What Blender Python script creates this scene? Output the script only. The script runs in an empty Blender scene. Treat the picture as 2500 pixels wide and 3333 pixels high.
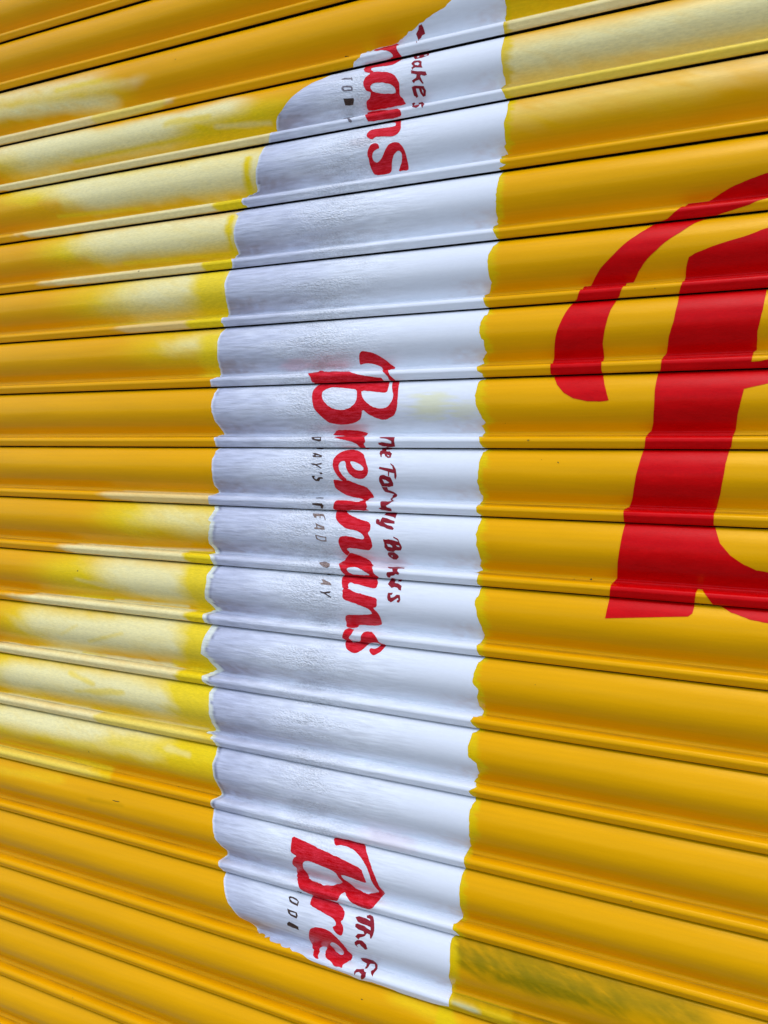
import bpy, math, random
import numpy as np
from mathutils import Matrix, Vector

sc = bpy.context.scene
random.seed(7)

# ------------------------------------------------------------------ camera
cam_data = bpy.data.cameras.new("camera")
cam = bpy.data.objects.new("camera", cam_data)
sc.collection.objects.link(cam)
ROT = Matrix(((0.912249, -0.038311, 0.407841), (0.406820, -0.031801, -0.912954), (0.047946, 0.998760, -0.013424)))
GROUND = -1.437                       # pavement below the camera's eye level (metres)
M4 = ROT.to_4x4()
M4.translation = Vector((0.0, -0.789744, -0.086417 - GROUND))
cam.matrix_world = M4
cam_data.sensor_fit = 'HORIZONTAL'
cam_data.sensor_width = 36.0
cam_data.lens = 36.0
cam_data.clip_start = 0.01
cam_data.clip_end = 500.0
sc.camera = cam

# ------------------------------------------------------------------ light
SUN_EL, SUN_AZ = math.radians(60), math.radians(28)     # azimuth off the shutter's normal, towards +x
world = bpy.data.worlds.new("World"); sc.world = world
world.use_nodes = True
wn = world.node_tree.nodes; wl = world.node_tree.links
sky = wn.new('ShaderNodeTexSky'); sky.sky_type = 'NISHITA'; sky.sun_disc = False
sky.sun_elevation = SUN_EL
sky.sun_rotation = math.pi - SUN_AZ
sky.air_density = 1.0; sky.dust_density = 1.5; sky.ozone_density = 1.0
bg = wn['Background']; bg.inputs['Strength'].default_value = 0.15
wl.new(sky.outputs[0], bg.inputs[0])
sd = bpy.data.lights.new("sun", 'SUN'); sd.energy = 0.95; sd.angle = math.radians(35); sd.color = (1.0, 0.97, 0.93)
so = bpy.data.objects.new("sun", sd); sc.collection.objects.link(so)
dirv = Vector((math.sin(SUN_AZ)*math.cos(SUN_EL), -math.cos(SUN_AZ)*math.cos(SUN_EL), math.sin(SUN_EL)))
so.rotation_euler = dirv.to_track_quat('Z', 'Y').to_euler()
so.location = dirv*5
sc.view_settings.view_transform = 'Standard'; sc.view_settings.look = 'None'
sc.view_settings.gamma = 1.0; sc.view_settings.exposure = 0.35; sc.view_settings.use_curve_mapping = False

# ------------------------------------------------------------------ traced data, in shutter millimetres: x along the slats, s down the curtain (75 per slat)
SEAM_Z = [976.1,901.1,826.1,751.1,676.1,601.1,526.9,444.5,373.1,296.4,222.0,149.0,73.9,-2.0,-74.8,-149.1,-223.3,-299.6,-372.1,-448.3,-520.9,-599.7,-671.7,-750.5,-825.5,-900.5,-975.5]
SHAPES = [
 ["red","red letter B of the whole painted word",[[-392.4,-106.6,-389.0,-109.2,-383.7,-108.7,-375.8,-107.2,-369.3,-104.4,-361.7,-100.0,-356.8,-95.5,-351.2,-91.5,-350.5,-89.3,-357.3,-89.2,-354.5,-84.6,-352.6,-80.5,-347.8,-76.4,-346.1,-74.8,-342.1,-73.2,-341.2,-65.7,-339.6,-56.4,-339.4,-45.5,-342.1,-37.9,-344.9,-34.9,-354.4,-31.0,-360.0,-31.0,-367.6,-33.1,-375.8,-36.9,-383.0,-42.6,-385.7,-32.3,-393.3,-28.7,-404.8,-26.7,-413.4,-26.5,-423.2,-27.6,-428.8,-28.6,-435.8,-34.2,-444.9,-42.9,-447.6,-49.7,-450.0,-59.1,-450.5,-66.0,-446.6,-72.9,-441.4,-74.4,-452.5,-75.4,-454.5,-78.8,-454.4,-81.6,-461.7,-88.5,-450.0,-89.4,-448.2,-91.3,-441.2,-89.3,-412.0,-88.4,-394.8,-83.0,-382.5,-80.8,-369.0,-78.7,-363.4,-78.5,-361.0,-75.2,-354.9,-74.7,-353.8,-67.7,-353.8,-60.4,-364.4,-61.2,-386.8,-64.2,-384.7,-57.5,-380.1,-51.3,-370.4,-44.6,-362.4,-42.7,-355.2,-42.9,-350.4,-45.3,-346.0,-51.3,-345.4,-58.0,-347.2,-61.1,-351.2,-72.6,-349.9,-74.7,-354.2,-75.9,-355.2,-79.6,-365.4,-88.8,-368.3,-92.5,-372.5,-94.7,-381.6,-97.0,-389.9,-96.9,-395.4,-95.7],[-437.6,-63.6,-433.5,-66.8,-426.8,-69.3,-416.2,-68.4,-402.9,-66.7,-392.8,-65.2,-390.3,-54.5,-392.6,-48.6,-399.1,-43.6,-408.4,-41.8,-420.0,-43.2,-426.9,-46.7,-433.3,-52.4,-436.3,-57.1]]],
 ["red","red letter r of the whole painted word",[[-426.3,-15.9,-421.6,-21.0,-407.0,-21.3,-389.9,-19.8,-381.2,-17.3,-381.9,-14.2,-391.9,-13.5,-382.5,-13.0,-378.3,-6.4,-381.7,-3.9,-379.2,0.7,-374.4,0.9,-377.9,2.5,-382.7,1.4,-387.6,-0.8,-390.3,-3.9,-396.5,-6.3,-404.9,-7.8,-413.6,-9.4,-421.7,-11.5,-415.5,-13.4,-397.8,-13.6,-415.5,-14.4,-425.0,-14.7]]],
 ["red","red letter e of the whole painted word",[[-417.8,14.9,-414.4,9.2,-408.6,4.6,-397.1,2.2,-387.8,4.4,-380.5,8.5,-376.2,15.6,-373.5,21.8,-371.5,25.6,-372.1,32.3,-377.4,36.9,-383.2,37.7,-390.4,35.7,-395.9,31.3,-399.4,25.2,-401.9,16.7,-407.2,17.2,-409.8,21.5,-408.4,27.7,-404.3,33.7,-398.3,38.8,-404.1,40.8,-409.6,36.0,-414.3,29.3,-417.5,22.4],[-395.6,17.0,-387.9,18.1,-380.0,21.9,-377.2,24.9,-377.9,27.6,-384.4,28.0,-389.4,25.9,-394.1,20.5]]],
 ["red","first red letter n of the whole painted word",[[-416.7,38.8,-411.7,39.1,-404.0,40.4,-398.7,39.0,-390.6,42.0,-376.1,46.0,-373.3,49.9,-370.9,54.6,-369.7,58.7,-374.1,59.6,-376.8,61.3,-372.3,69.2,-375.1,72.2,-370.6,73.9,-376.2,73.8,-401.4,74.6,-414.4,75.0,-417.3,73.0,-414.6,66.1,-412.4,63.6,-400.7,63.6,-384.8,65.0,-381.4,63.2,-382.9,60.7,-388.0,60.1,-397.8,58.8,-405.5,56.3,-413.2,51.7,-416.8,48.1,-416.8,44.4]]],
 ["red","second red letter n of the whole painted word",[[-414.4,75.1,-401.0,74.6,-401.2,77.1,-395.1,80.3,-382.0,84.7,-369.1,87.1,-365.8,90.7,-365.5,96.6,-368.4,99.7,-364.2,105.4,-362.7,113.4,-363.6,115.7,-367.6,119.3,-374.1,119.1,-388.5,117.9,-395.3,118.4,-396.5,119.9,-393.4,123.1,-398.6,127.6,-402.7,123.3,-404.9,116.6,-405.7,110.6,-403.5,106.0,-398.5,104.4,-387.0,105.1,-376.3,107.1,-373.0,107.0,-372.3,104.3,-375.6,100.8,-383.3,97.5,-396.7,95.9,-405.2,91.0,-410.5,86.7,-413.3,81.5]]],
 ["red","red letter a of the whole painted word",[[-398.3,127.5,-393.2,123.1,-382.8,125.9,-372.8,129.8,-368.6,134.4,-362.1,140.0,-360.3,145.8,-354.5,149.1,-358.7,151.8,-355.6,155.8,-355.8,160.9,-358.6,162.5,-366.9,161.4,-378.0,159.7,-390.2,157.7,-392.1,160.7,-389.7,164.9,-397.8,165.6,-401.0,157.8,-402.3,152.7,-397.1,149.3,-400.8,147.2,-404.1,139.9,-408.9,137.4,-405.8,135.0,-403.3,134.1,-402.3,131.4],[-394.8,142.2,-392.2,140.6,-383.5,139.6,-374.6,142.3,-364.7,147.6,-374.6,148.3,-387.7,148.2,-393.1,145.9]]],
 ["red","last red letter n of the whole painted word",[[-397.9,165.5,-389.7,164.9,-382.9,167.9,-374.4,169.4,-362.9,171.0,-353.3,172.7,-352.8,180.7,-354.3,182.9,-358.0,183.8,-351.8,189.7,-350.0,195.7,-350.7,203.0,-357.2,205.2,-367.9,206.1,-381.2,206.7,-381.7,210.0,-387.0,211.1,-393.7,211.2,-397.2,209.7,-397.0,204.7,-397.0,201.4,-393.9,195.4,-380.3,194.2,-370.2,193.2,-359.7,191.2,-360.4,188.2,-364.9,184.8,-375.2,182.0,-388.3,179.0,-396.0,176.7]]],
 ["red","red letter s of the whole painted word",[[-397.3,222.7,-395.3,217.0,-394.3,213.0,-392.6,212.0,-383.5,212.7,-384.2,216.6,-389.2,221.8,-385.6,224.2,-386.4,227.2,-381.7,226.8,-373.6,223.6,-372.7,217.6,-370.4,213.9,-367.7,212.8,-360.7,212.9,-353.5,216.4,-350.8,223.0,-342.8,224.4,-345.5,229.7,-348.2,233.3,-355.0,237.7,-358.9,236.4,-362.2,233.4,-361.6,230.7,-355.5,230.8,-351.6,228.4,-349.4,224.8,-352.5,223.1,-360.7,224.1,-365.1,227.1,-370.1,232.9,-376.1,237.2,-381.7,237.8,-390.0,234.9,-394.2,229.3,-393.9,223.9]]],
 ["maroon","",[[-362.4,-11.2,-343.2,-11.1,-342.7,-1.3,-350.4,-0.6,-353.4,-1.3,-362.7,-3.3,-362.9,-5.3,-358.2,-5.8,-346.9,-4.3,-346.6,-6.8,-352.0,-9.0,-360.6,-9.9]]],
 ["maroon","",[[-360.7,0.9,-352.7,-0.9,-346.7,0.6,-348.2,2.1,-354.4,2.6,-353.6,4.6,-349.6,4.6,-345.8,7.4,-346.1,12.2,-349.5,12.8,-353.2,10.6,-354.8,7.9,-357.6,7.9,-357.3,11.9,-358.6,11.5,-361.3,7.1,-361.4,4.3,-359.3,3.4],[-351.8,8.7,-349.2,9.4,-347.8,10.6,-349.6,10.8]]],
 ["maroon","",[[-345.1,18.7,-340.8,21.3,-337.6,25.8,-336.5,33.1,-338.1,37.2,-339.3,35.4,-339.4,30.3,-345.4,29.2,-345.9,34.0,-347.0,33.3,-347.0,28.5,-352.1,27.1,-358.2,25.7,-358.0,23.1,-350.8,24.1,-341.1,25.8,-342.3,22.1,-344.4,20.6]]],
 ["maroon","",[[-356.9,33.2,-352.1,32.3,-344.3,34.7,-341.6,41.2,-342.3,44.5,-347.7,45.7,-349.7,45.3,-356.4,45.2,-358.5,40.1,-358.3,35.8],[-354.5,37.1,-350.2,38.1,-346.2,40.6,-348.4,41.5,-352.4,41.6]]],
 ["maroon","",[[-356.9,45.5,-350.1,45.7,-349.9,48.9,-343.8,50.9,-340.7,53.3,-340.9,55.5,-345.6,58.3,-346.4,59.9,-344.3,61.7,-344.1,64.0,-346.9,66.4,-349.5,67.6,-348.0,69.4,-343.1,70.7,-343.2,73.6,-346.4,73.7,-355.0,72.6,-358.7,70.9,-355.6,69.7,-356.8,64.8,-357.4,62.7,-349.8,62.9,-347.1,61.0,-348.9,59.6,-345.8,54.6,-343.9,53.4,-347.5,52.5,-354.3,51.2,-355.9,48.7]]],
 ["maroon","",[[-351.2,75.2,-346.6,75.4,-337.7,76.4,-338.1,82.4,-340.2,80.7,-352.6,78.6]]],
 ["maroon","",[[-360.4,83.4,-356.6,84.0,-355.3,86.9,-354.0,81.3,-348.1,82.1,-338.1,85.0,-337.3,87.9,-341.7,87.8,-350.6,87.1,-345.2,89.8,-340.3,90.6,-337.1,93.1,-337.9,94.9,-345.2,93.8,-353.6,91.3,-359.8,88.6,-360.8,85.7]]],
 ["maroon","",[[-336.5,102.1,-330.9,104.4,-327.7,110.7,-326.8,113.6,-328.9,117.0,-335.2,117.4,-338.0,119.4,-345.0,118.7,-348.2,114.8,-348.0,109.3,-349.0,105.7,-342.7,105.4,-331.7,107.3,-330.9,107.6,-331.7,105.9,-336.8,103.2],[-345.1,110.6,-341.4,110.8,-338.4,112.8,-338.6,114.3,-343.3,113.8],[-334.0,111.4,-330.4,111.6,-329.4,113.4,-332.1,113.1]]],
 ["maroon","",[[-344.5,120.1,-337.3,119.7,-333.4,122.8,-333.2,125.0,-336.7,127.9,-340.7,128.1,-345.2,125.0,-346.0,122.4],[-341.9,123.3,-340.1,123.9,-341.4,125.5]]],
 ["maroon","",[[-347.2,137.4,-335.3,136.6,-327.1,137.2,-325.9,138.0,-332.2,138.4,-331.7,140.8,-329.1,142.8,-330.4,144.7,-333.8,143.8,-335.6,145.5,-340.1,146.5,-340.9,148.5,-344.0,148.3,-345.2,145.8,-344.0,142.7,-337.1,141.5,-338.7,138.8,-344.9,138.2]]],
 ["maroon","",[[-339.3,148.7,-335.5,149.2,-336.0,154.4,-331.6,154.8,-326.4,157.2,-325.9,162.1,-328.7,161.6,-330.8,159.6,-334.9,158.9,-337.7,160.2,-343.6,156.4,-342.1,152.0],[-332.6,149.7,-327.3,149.3,-328.8,152.8,-332.7,152.7]]],
 ["maroon","",[[-340.8,165.6,-335.0,165.1,-335.7,167.3,-337.6,167.8,-336.7,170.6,-332.9,169.6,-330.3,166.9,-326.4,166.9,-324.9,171.8,-326.1,175.1,-328.8,175.0,-329.0,173.2,-327.2,171.9,-328.2,170.2,-333.2,173.9,-336.2,175.7,-339.5,174.1,-341.0,171.0]]],
 ["brown","",[[-450.8,-11.6,-437.3,-11.5,-435.9,-7.4,-438.9,-6.3,-447.6,-8.2],[-446.2,-10.5,-438.0,-10.5,-438.2,-8.7,-444.9,-9.4]]],
 ["brown","",[[-447.2,0.9,-433.6,1.1,-436.9,2.6,-443.1,2.5]]],
 ["brown","",[[-448.4,7.0,-443.4,7.4,-433.6,10.6,-433.8,12.6,-445.1,12.5,-447.0,10.7,-443.8,9.9],[-442.5,9.9,-437.0,10.8,-437.6,11.5,-441.5,11.5]]],
 ["brown","",[[-445.8,20.1,-438.8,21.0,-431.7,19.5,-432.3,21.4,-437.8,22.1,-431.3,25.7,-432.2,26.5,-440.3,22.5,-445.2,21.6]]],
 ["brown","",[[-434.2,30.8,-431.2,30.8,-430.0,32.3,-431.3,33.1,-433.4,32.7]]],
 ["brown","",[[-444.9,35.2,-440.5,34.8,-441.7,37.4,-439.0,39.3,-436.0,36.6,-430.8,36.5,-429.7,38.0,-433.7,38.4,-435.6,41.1,-440.3,41.0,-443.6,38.2]]],
 ["brown","",[[-445.1,61.0,-434.7,60.6,-434.7,61.6,-444.9,61.9]]],
 ["brown","",[[-443.9,67.9,-431.3,67.8,-429.0,70.0,-430.8,73.9,-433.3,73.6,-433.5,71.0,-439.5,70.4,-443.7,69.8]]],
 ["tan","",[[-444.1,80.4,-429.7,80.6,-424.2,87.7,-425.4,87.7,-428.6,83.3,-432.6,83.0,-431.6,85.7,-433.0,85.4,-433.9,83.1,-437.7,83.2,-437.3,85.6,-439.5,85.3,-442.7,82.7]]],
 ["tan","",[[-437.4,91.3,-424.5,95.0,-423.2,98.7,-437.0,98.4,-437.2,96.7,-434.6,96.2,-435.6,93.2],[-433.4,94.2,-426.9,96.4,-433.1,96.5]]],
 ["tan","",[[-435.7,105.0,-420.7,106.9,-420.9,112.2,-427.7,112.2,-434.3,109.9],[-433.7,106.2,-422.3,107.9,-422.4,110.7,-427.5,110.9,-433.1,108.7]]],
 ["tan","",[[-433.2,137.8,-427.9,136.8,-417.7,138.6,-416.8,141.1,-419.5,143.0,-425.5,142.1,-429.4,140.1]]],
 ["brown","",[[-424.6,149.9,-413.4,149.7,-419.6,151.9,-423.3,151.6]]],
 ["tan","",[[-427.9,157.2,-425.0,157.0,-415.4,159.9,-412.7,163.0,-426.8,163.0,-427.3,161.2,-424.0,160.9]]],
 ["brown","",[[-426.3,170.2,-422.4,171.4,-412.1,169.5,-413.0,171.8,-418.0,172.6,-410.9,175.7,-410.8,177.2,-420.5,172.8,-424.4,172.3]]],
 ["maroon","",[[-338.7,-478.2,-335.1,-478.6,-333.7,-476.2,-332.7,-471.8,-336.4,-471.2,-338.4,-469.5,-341.3,-468.4,-338.2,-457.6,-339.7,-459.5,-343.4,-473.0,-339.8,-475.6]]],
 ["red","red letter n, first of the cut word at the top",[[-400.0,-468.6,-382.9,-468.8,-364.4,-469.5,-363.6,-457.0,-359.0,-450.8,-356.3,-449.2,-359.7,-445.6,-366.0,-440.1,-372.4,-439.8,-387.9,-442.3,-395.3,-442.3,-394.1,-438.4,-389.9,-434.6,-395.6,-434.1,-402.3,-438.0,-405.6,-443.2,-404.0,-448.9,-390.3,-449.2,-368.5,-450.7,-368.8,-453.4,-374.9,-457.2,-383.4,-459.6,-388.3,-459.4,-393.1,-461.3]]],
 ["red","red letter a of the cut word at the top",[[-394.7,-433.9,-389.9,-434.8,-372.8,-430.3,-363.4,-424.8,-359.2,-419.0,-356.7,-413.9,-357.3,-409.0,-358.3,-402.8,-355.1,-400.3,-353.8,-397.0,-352.8,-395.2,-373.0,-395.2,-393.5,-395.4,-401.3,-396.0,-400.6,-403.6,-395.0,-405.7,-392.7,-410.7,-393.8,-411.5,-398.5,-413.3,-401.4,-418.9,-401.9,-423.6,-399.6,-429.0,-394.4,-432.4],[-392.9,-416.7,-390.7,-419.1,-385.8,-419.7,-377.7,-418.5,-368.2,-415.2,-363.0,-411.1,-361.9,-407.9,-362.9,-405.4,-377.4,-407.2,-388.3,-410.1,-391.9,-413.2]]],
 ["red","second red letter n of the cut word at the top",[[-404.6,-394.7,-389.6,-394.7,-376.6,-393.5,-355.3,-384.1,-354.1,-377.0,-362.2,-376.3,-395.6,-376.8,-398.0,-381.4],[-387.0,-374.5,-361.7,-374.5,-351.5,-374.4,-356.0,-373.3,-354.1,-367.0,-352.3,-360.1,-353.8,-355.2,-358.2,-352.2,-363.8,-352.0,-374.4,-354.0,-382.7,-355.1,-386.1,-352.6,-389.0,-353.1,-394.6,-357.4,-395.1,-361.4,-391.8,-365.9,-385.3,-366.2,-375.2,-365.3,-364.6,-364.9,-359.9,-365.4,-361.2,-370.4,-364.7,-372.2,-384.1,-374.2]]],
 ["red","red letter s of the cut word at the top",[[-393.1,-336.6,-391.8,-341.6,-388.5,-346.6,-383.6,-348.0,-378.7,-346.2,-377.1,-341.6,-381.2,-340.8,-385.5,-338.8,-387.3,-334.8,-386.2,-330.5,-382.5,-328.7,-378.1,-330.2,-374.0,-333.7,-370.0,-339.3,-365.7,-343.9,-359.4,-345.4,-353.0,-343.8,-348.5,-339.0,-346.0,-333.9,-345.3,-327.7,-345.3,-322.0,-346.3,-318.8,-358.8,-319.0,-355.2,-323.0,-351.3,-327.8,-350.4,-333.2,-352.8,-336.0,-355.9,-336.0,-360.4,-333.3,-363.5,-328.6,-365.3,-324.0,-367.1,-320.0,-371.1,-318.3,-387.9,-318.7,-390.9,-323.4,-392.0,-330.1,-391.6,-333.5]]],
 ["maroon","",[[-345.6,-449.0,-325.4,-447.8,-324.3,-443.1,-328.6,-442.2,-332.2,-440.9,-340.0,-440.9],[-340.1,-446.2,-337.2,-446.7,-336.1,-443.5,-338.5,-443.8],[-331.5,-446.1,-327.2,-446.1,-326.8,-443.8,-329.8,-443.6]]],
 ["maroon","",[[-343.5,-435.6,-341.0,-438.7,-334.5,-437.5,-330.7,-434.2,-330.3,-429.5,-328.8,-425.8,-337.6,-428.2,-339.9,-427.5,-340.8,-425.4,-342.4,-428.9,-340.2,-430.5,-342.7,-433.5],[-339.8,-434.7,-335.5,-435.0,-333.0,-432.0,-334.7,-430.0,-338.4,-431.5]]],
 ["maroon","",[[-342.4,-425.6,-334.1,-422.6,-324.7,-420.4,-323.2,-416.6,-326.3,-416.2,-330.1,-417.9,-331.3,-416.7,-327.8,-409.2,-329.4,-409.2,-332.7,-413.4,-337.4,-412.9,-339.2,-411.0,-341.7,-413.9,-336.4,-416.0,-335.5,-419.2,-342.2,-421.7]]],
 ["maroon","",[[-342.5,-407.9,-338.8,-408.8,-328.2,-406.9,-326.3,-402.8,-327.9,-398.9,-331.1,-398.5,-333.1,-401.1,-334.3,-405.6,-337.7,-406.1,-336.7,-399.5,-338.9,-398.6,-341.5,-400.6],[-331.2,-405.4,-329.4,-403.2,-330.1,-400.7,-331.0,-402.9]]],
 ["maroon","",[[-346.0,-395.0,-343.0,-395.6,-341.7,-394.6,-343.6,-393.1,-336.5,-385.2,-337.8,-394.4,-333.0,-394.6,-326.3,-384.6,-328.3,-380.7,-329.4,-382.2,-333.7,-392.5,-332.3,-383.6,-336.0,-381.9,-340.6,-384.1]]],
 ["grey_brown","",[[-431.6,-433.9,-427.5,-434.8,-418.6,-432.6,-418.5,-434.1,-416.1,-430.5,-416.6,-428.0,-418.2,-430.6,-430.5,-432.8]]],
 ["grey_brown","",[[-430.0,-422.1,-428.4,-423.9,-417.4,-422.0,-415.2,-419.3,-415.8,-416.2,-426.6,-417.3,-429.6,-419.7],[-427.9,-421.3,-425.8,-421.9,-417.7,-420.1,-417.3,-417.8,-425.7,-418.6]]],
 ["brown","",[[-428.4,-410.2,-415.6,-408.9,-415.0,-407.3,-417.6,-403.0,-427.5,-403.8,-427.9,-406.7]]],
 ["grey_brown","",[[-434.9,-392.8,-427.9,-393.3,-420.7,-392.9,-420.4,-385.0,-416.1,-381.1,-417.7,-379.5,-420.4,-380.8,-422.4,-384.5]]],
 ["red","red letter B of the cut word at the bottom",[[-448.7,459.1,-435.5,460.9,-420.1,463.3,-399.8,467.0,-376.7,470.8,-356.1,474.8,-353.4,481.7,-349.9,491.9,-362.5,490.3,-382.0,488.1,-381.9,493.4,-374.1,499.5,-370.8,506.4,-363.5,508.5,-353.0,509.9,-347.3,507.6,-337.0,501.9,-341.9,491.5,-347.2,475.6,-353.9,467.4,-360.7,462.3,-369.2,458.2,-378.0,456.8,-386.2,456.9,-392.5,458.8,-397.3,452.4,-390.5,451.3,-378.5,448.4,-370.5,449.0,-356.8,451.9,-354.0,456.7,-348.2,464.3,-342.7,473.2,-338.4,481.0,-334.9,492.2,-330.3,500.9,-336.5,509.1,-338.2,512.7,-341.4,517.4,-346.7,521.6,-357.9,521.5,-368.7,518.3,-374.5,514.3,-380.2,512.5,-383.0,513.7,-386.7,522.1,-393.5,522.9,-408.1,524.2,-420.2,523.1,-432.9,520.7,-438.7,513.7,-444.9,512.1,-446.2,504.8,-441.7,497.1,-446.4,493.2,-445.4,487.1,-442.6,482.0,-438.7,479.1,-447.5,476.4,-447.7,468.7],[-431.4,486.1,-428.0,482.6,-421.1,481.3,-410.2,483.1,-388.9,486.9,-386.5,494.9,-383.2,500.5,-388.1,506.0,-396.0,509.9,-404.0,512.0,-413.6,512.3,-423.9,511.2,-430.5,509.2,-430.7,501.5,-432.8,494.2]]],
 ["red","red letter r of the cut word at the bottom",[[-420.1,523.1,-408.1,524.2,-393.6,523.4,-388.7,526.7,-381.7,529.1,-376.5,532.6,-377.0,539.0,-379.8,541.1,-376.2,544.3,-374.8,548.5,-376.1,553.5,-378.1,555.1,-382.6,554.5,-386.8,551.3,-388.8,548.1,-384.9,546.2,-384.9,543.7,-387.6,541.2,-392.1,539.7,-405.3,537.4,-420.9,534.9,-422.0,531.2]]],
 ["red","red letter e of the cut word at the bottom",[[-418.4,559.6,-416.0,556.5,-410.1,553.6,-400.9,552.4,-390.9,553.8,-381.2,559.4,-374.0,566.5,-369.1,579.7,-369.6,585.4,-373.2,587.6,-376.7,588.8,-376.2,591.1,-380.3,590.8,-385.9,591.8,-392.0,588.7,-399.0,588.4,-403.9,587.0,-400.8,578.7,-407.3,580.2,-411.6,584.0,-410.4,587.7,-406.5,589.9,-410.6,590.2,-416.3,588.2,-420.9,585.3,-423.0,576.8],[-394.9,571.5,-390.4,566.0,-383.4,567.7,-379.4,573.6,-379.7,580.6,-381.4,583.8,-385.3,584.2,-390.8,582.5,-392.4,576.8]]],
 ["maroon","",[[-363.0,533.9,-359.1,532.4,-350.2,532.6,-345.0,533.7,-345.5,532.2,-349.6,531.9,-350.3,530.2,-346.8,528.9,-342.9,529.6,-339.3,535.4,-338.0,540.8,-340.3,548.7,-341.8,548.8,-342.6,545.4,-346.2,545.0,-348.3,548.1,-354.3,551.1,-355.5,553.5,-359.9,551.5,-357.1,547.9,-349.3,546.4,-350.4,544.1,-356.9,543.7,-361.2,542.2,-361.4,539.6,-358.8,538.7,-350.6,539.1,-342.2,541.4,-343.2,538.7,-352.5,538.0,-359.2,537.1]]],
 ["maroon","",[[-360.6,557.4,-357.4,554.4,-351.1,553.4,-346.2,556.4,-345.0,561.4,-348.3,563.1,-352.8,559.8,-354.7,558.0,-358.1,560.2,-356.7,562.9,-360.5,560.5]]],
 ["maroon","",[[-359.1,580.5,-350.8,577.6,-342.1,577.8,-339.8,580.7,-337.3,584.6,-337.6,587.3,-338.5,588.2,-338.5,590.3,-341.1,588.9,-342.8,588.0,-341.0,587.5,-339.9,585.8,-341.5,583.5,-346.8,584.2,-348.5,587.7,-350.9,587.9,-350.6,584.6,-357.6,583.6]]],
 ["maroon","",[[-361.1,590.9,-359.2,588.7,-351.7,588.0,-347.0,589.0,-346.8,592.3,-351.4,597.1,-353.0,597.3,-352.2,591.2,-355.3,590.1,-359.0,591.3,-360.5,594.0]]],
 ["brown","",[[-450.4,532.8,-448.7,531.8,-439.6,532.5,-435.7,534.6,-436.1,538.6,-441.0,538.0,-447.7,536.4],[-448.2,533.8,-445.5,533.0,-437.5,534.4,-437.6,536.5,-444.4,535.7]]],
 ["brown","",[[-448.8,543.1,-444.7,543.8,-435.9,544.4,-434.1,547.4,-435.4,550.5,-443.0,549.4,-446.7,547.5],[-445.2,545.5,-437.4,545.4,-436.2,548.2,-443.2,547.4]]],
 ["brown","",[[-440.1,523.5,-433.2,523.8,-437.5,527.7]]],
 ["brown","",[[-448.1,559.0,-445.2,556.2,-432.9,559.2,-433.0,563.4,-441.5,562.5,-447.9,561.4]]],
 ["red","long curved red stroke beside the huge letter",[[22.4,-258.6,8.1,-255.7,-8.8,-251.2,-19.2,-247.0,-27.4,-243.1,-46.6,-242.8,-53.1,-235.1,-64.4,-226.6,-75.1,-224.3,-84.4,-217.1,-101.0,-204.8,-113.3,-193.0,-126.4,-181.4,-136.7,-167.6,-143.4,-167.4,-146.4,-157.8,-148.6,-151.6,-152.6,-149.0,-156.7,-141.6,-160.9,-131.9,-165.6,-119.6,-168.6,-107.1,-170.8,-94.3,-172.1,-85.4,-171.8,-76.1,-169.5,-74.5,-164.5,-64.4,-156.0,-54.8,-146.2,-49.1,-132.9,-46.1,-119.9,-45.5,-111.5,-46.6,-113.8,-53.0,-117.5,-65.8,-119.8,-74.7,-120.8,-78.1,-120.9,-86.2,-120.0,-92.3,-120.7,-105.0,-117.9,-119.5,-113.9,-137.3,-108.8,-149.5,-106.6,-151.8,-101.2,-167.4,-94.8,-167.5,-89.4,-176.5,-80.4,-186.9,-64.8,-200.7,-51.9,-209.3,-39.3,-219.0,-26.5,-224.2,-13.7,-226.4,7.9,-230.5,15.6,-233.4,23.3,-234.9,77.8,-246.2,75.9,-263.3]]],
 ["red","huge red letter stem on the right",[[24.2,-204.6,4.5,-198.3,-21.6,-192.3,-37.9,-187.3,-43.2,-184.4,-45.5,-176.4,-46.1,-168.0,-48.8,-157.9,-51.1,-150.0,-51.6,-138.3,-54.3,-120.8,-58.3,-107.8,-60.3,-94.7,-63.8,-89.5,-64.5,-76.8,-67.1,-73.0,-68.8,-55.9,-68.9,-35.3,-69.0,-40.2,-69.6,-25.8,-71.4,-18.8,-75.4,-14.2,-76.4,-2.0,-78.0,3.5,-82.6,27.5,-85.9,49.1,-89.4,59.5,-93.6,61.5,-92.8,74.0,-91.9,77.3,-94.0,93.5,-96.7,115.4,-98.0,132.1,-102.1,136.9,-103.4,148.1,-103.7,151.9,-105.9,171.7,-30.5,163.1,-26.6,159.8,-25.1,151.8,-24.4,140.4,-22.8,136.4,-18.7,137.1,-14.2,142.8,-9.0,149.7,-1.0,151.9,7.0,156.3,22.6,161.0,37.7,162.7,111.4,168.4,109.8,114.0,36.0,115.7,26.6,114.7,15.9,110.1,4.0,102.2,-5.2,91.4,-9.8,76.9,-11.4,73.7,-11.4,62.4,-9.6,58.8,-6.6,43.5,-3.2,14.7,-0.3,0.2,1.1,-2.3,2.2,-12.7,4.4,-19.4,5.3,-32.0,7.7,-45.0,6.1,-35.1,9.8,-54.7,29.6,-59.3,55.7,-62.6,55.0,-82.7,28.8,-82.0,21.3,-80.6,15.1,-80.5,16.7,-91.3,19.5,-93.7,19.1,-108.5,22.7,-127.1,25.7,-148.4,30.8,-166.2,40.4,-186.4,77.8,-209.4,77.9,-215.4,28.7,-206.1]]],
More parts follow.
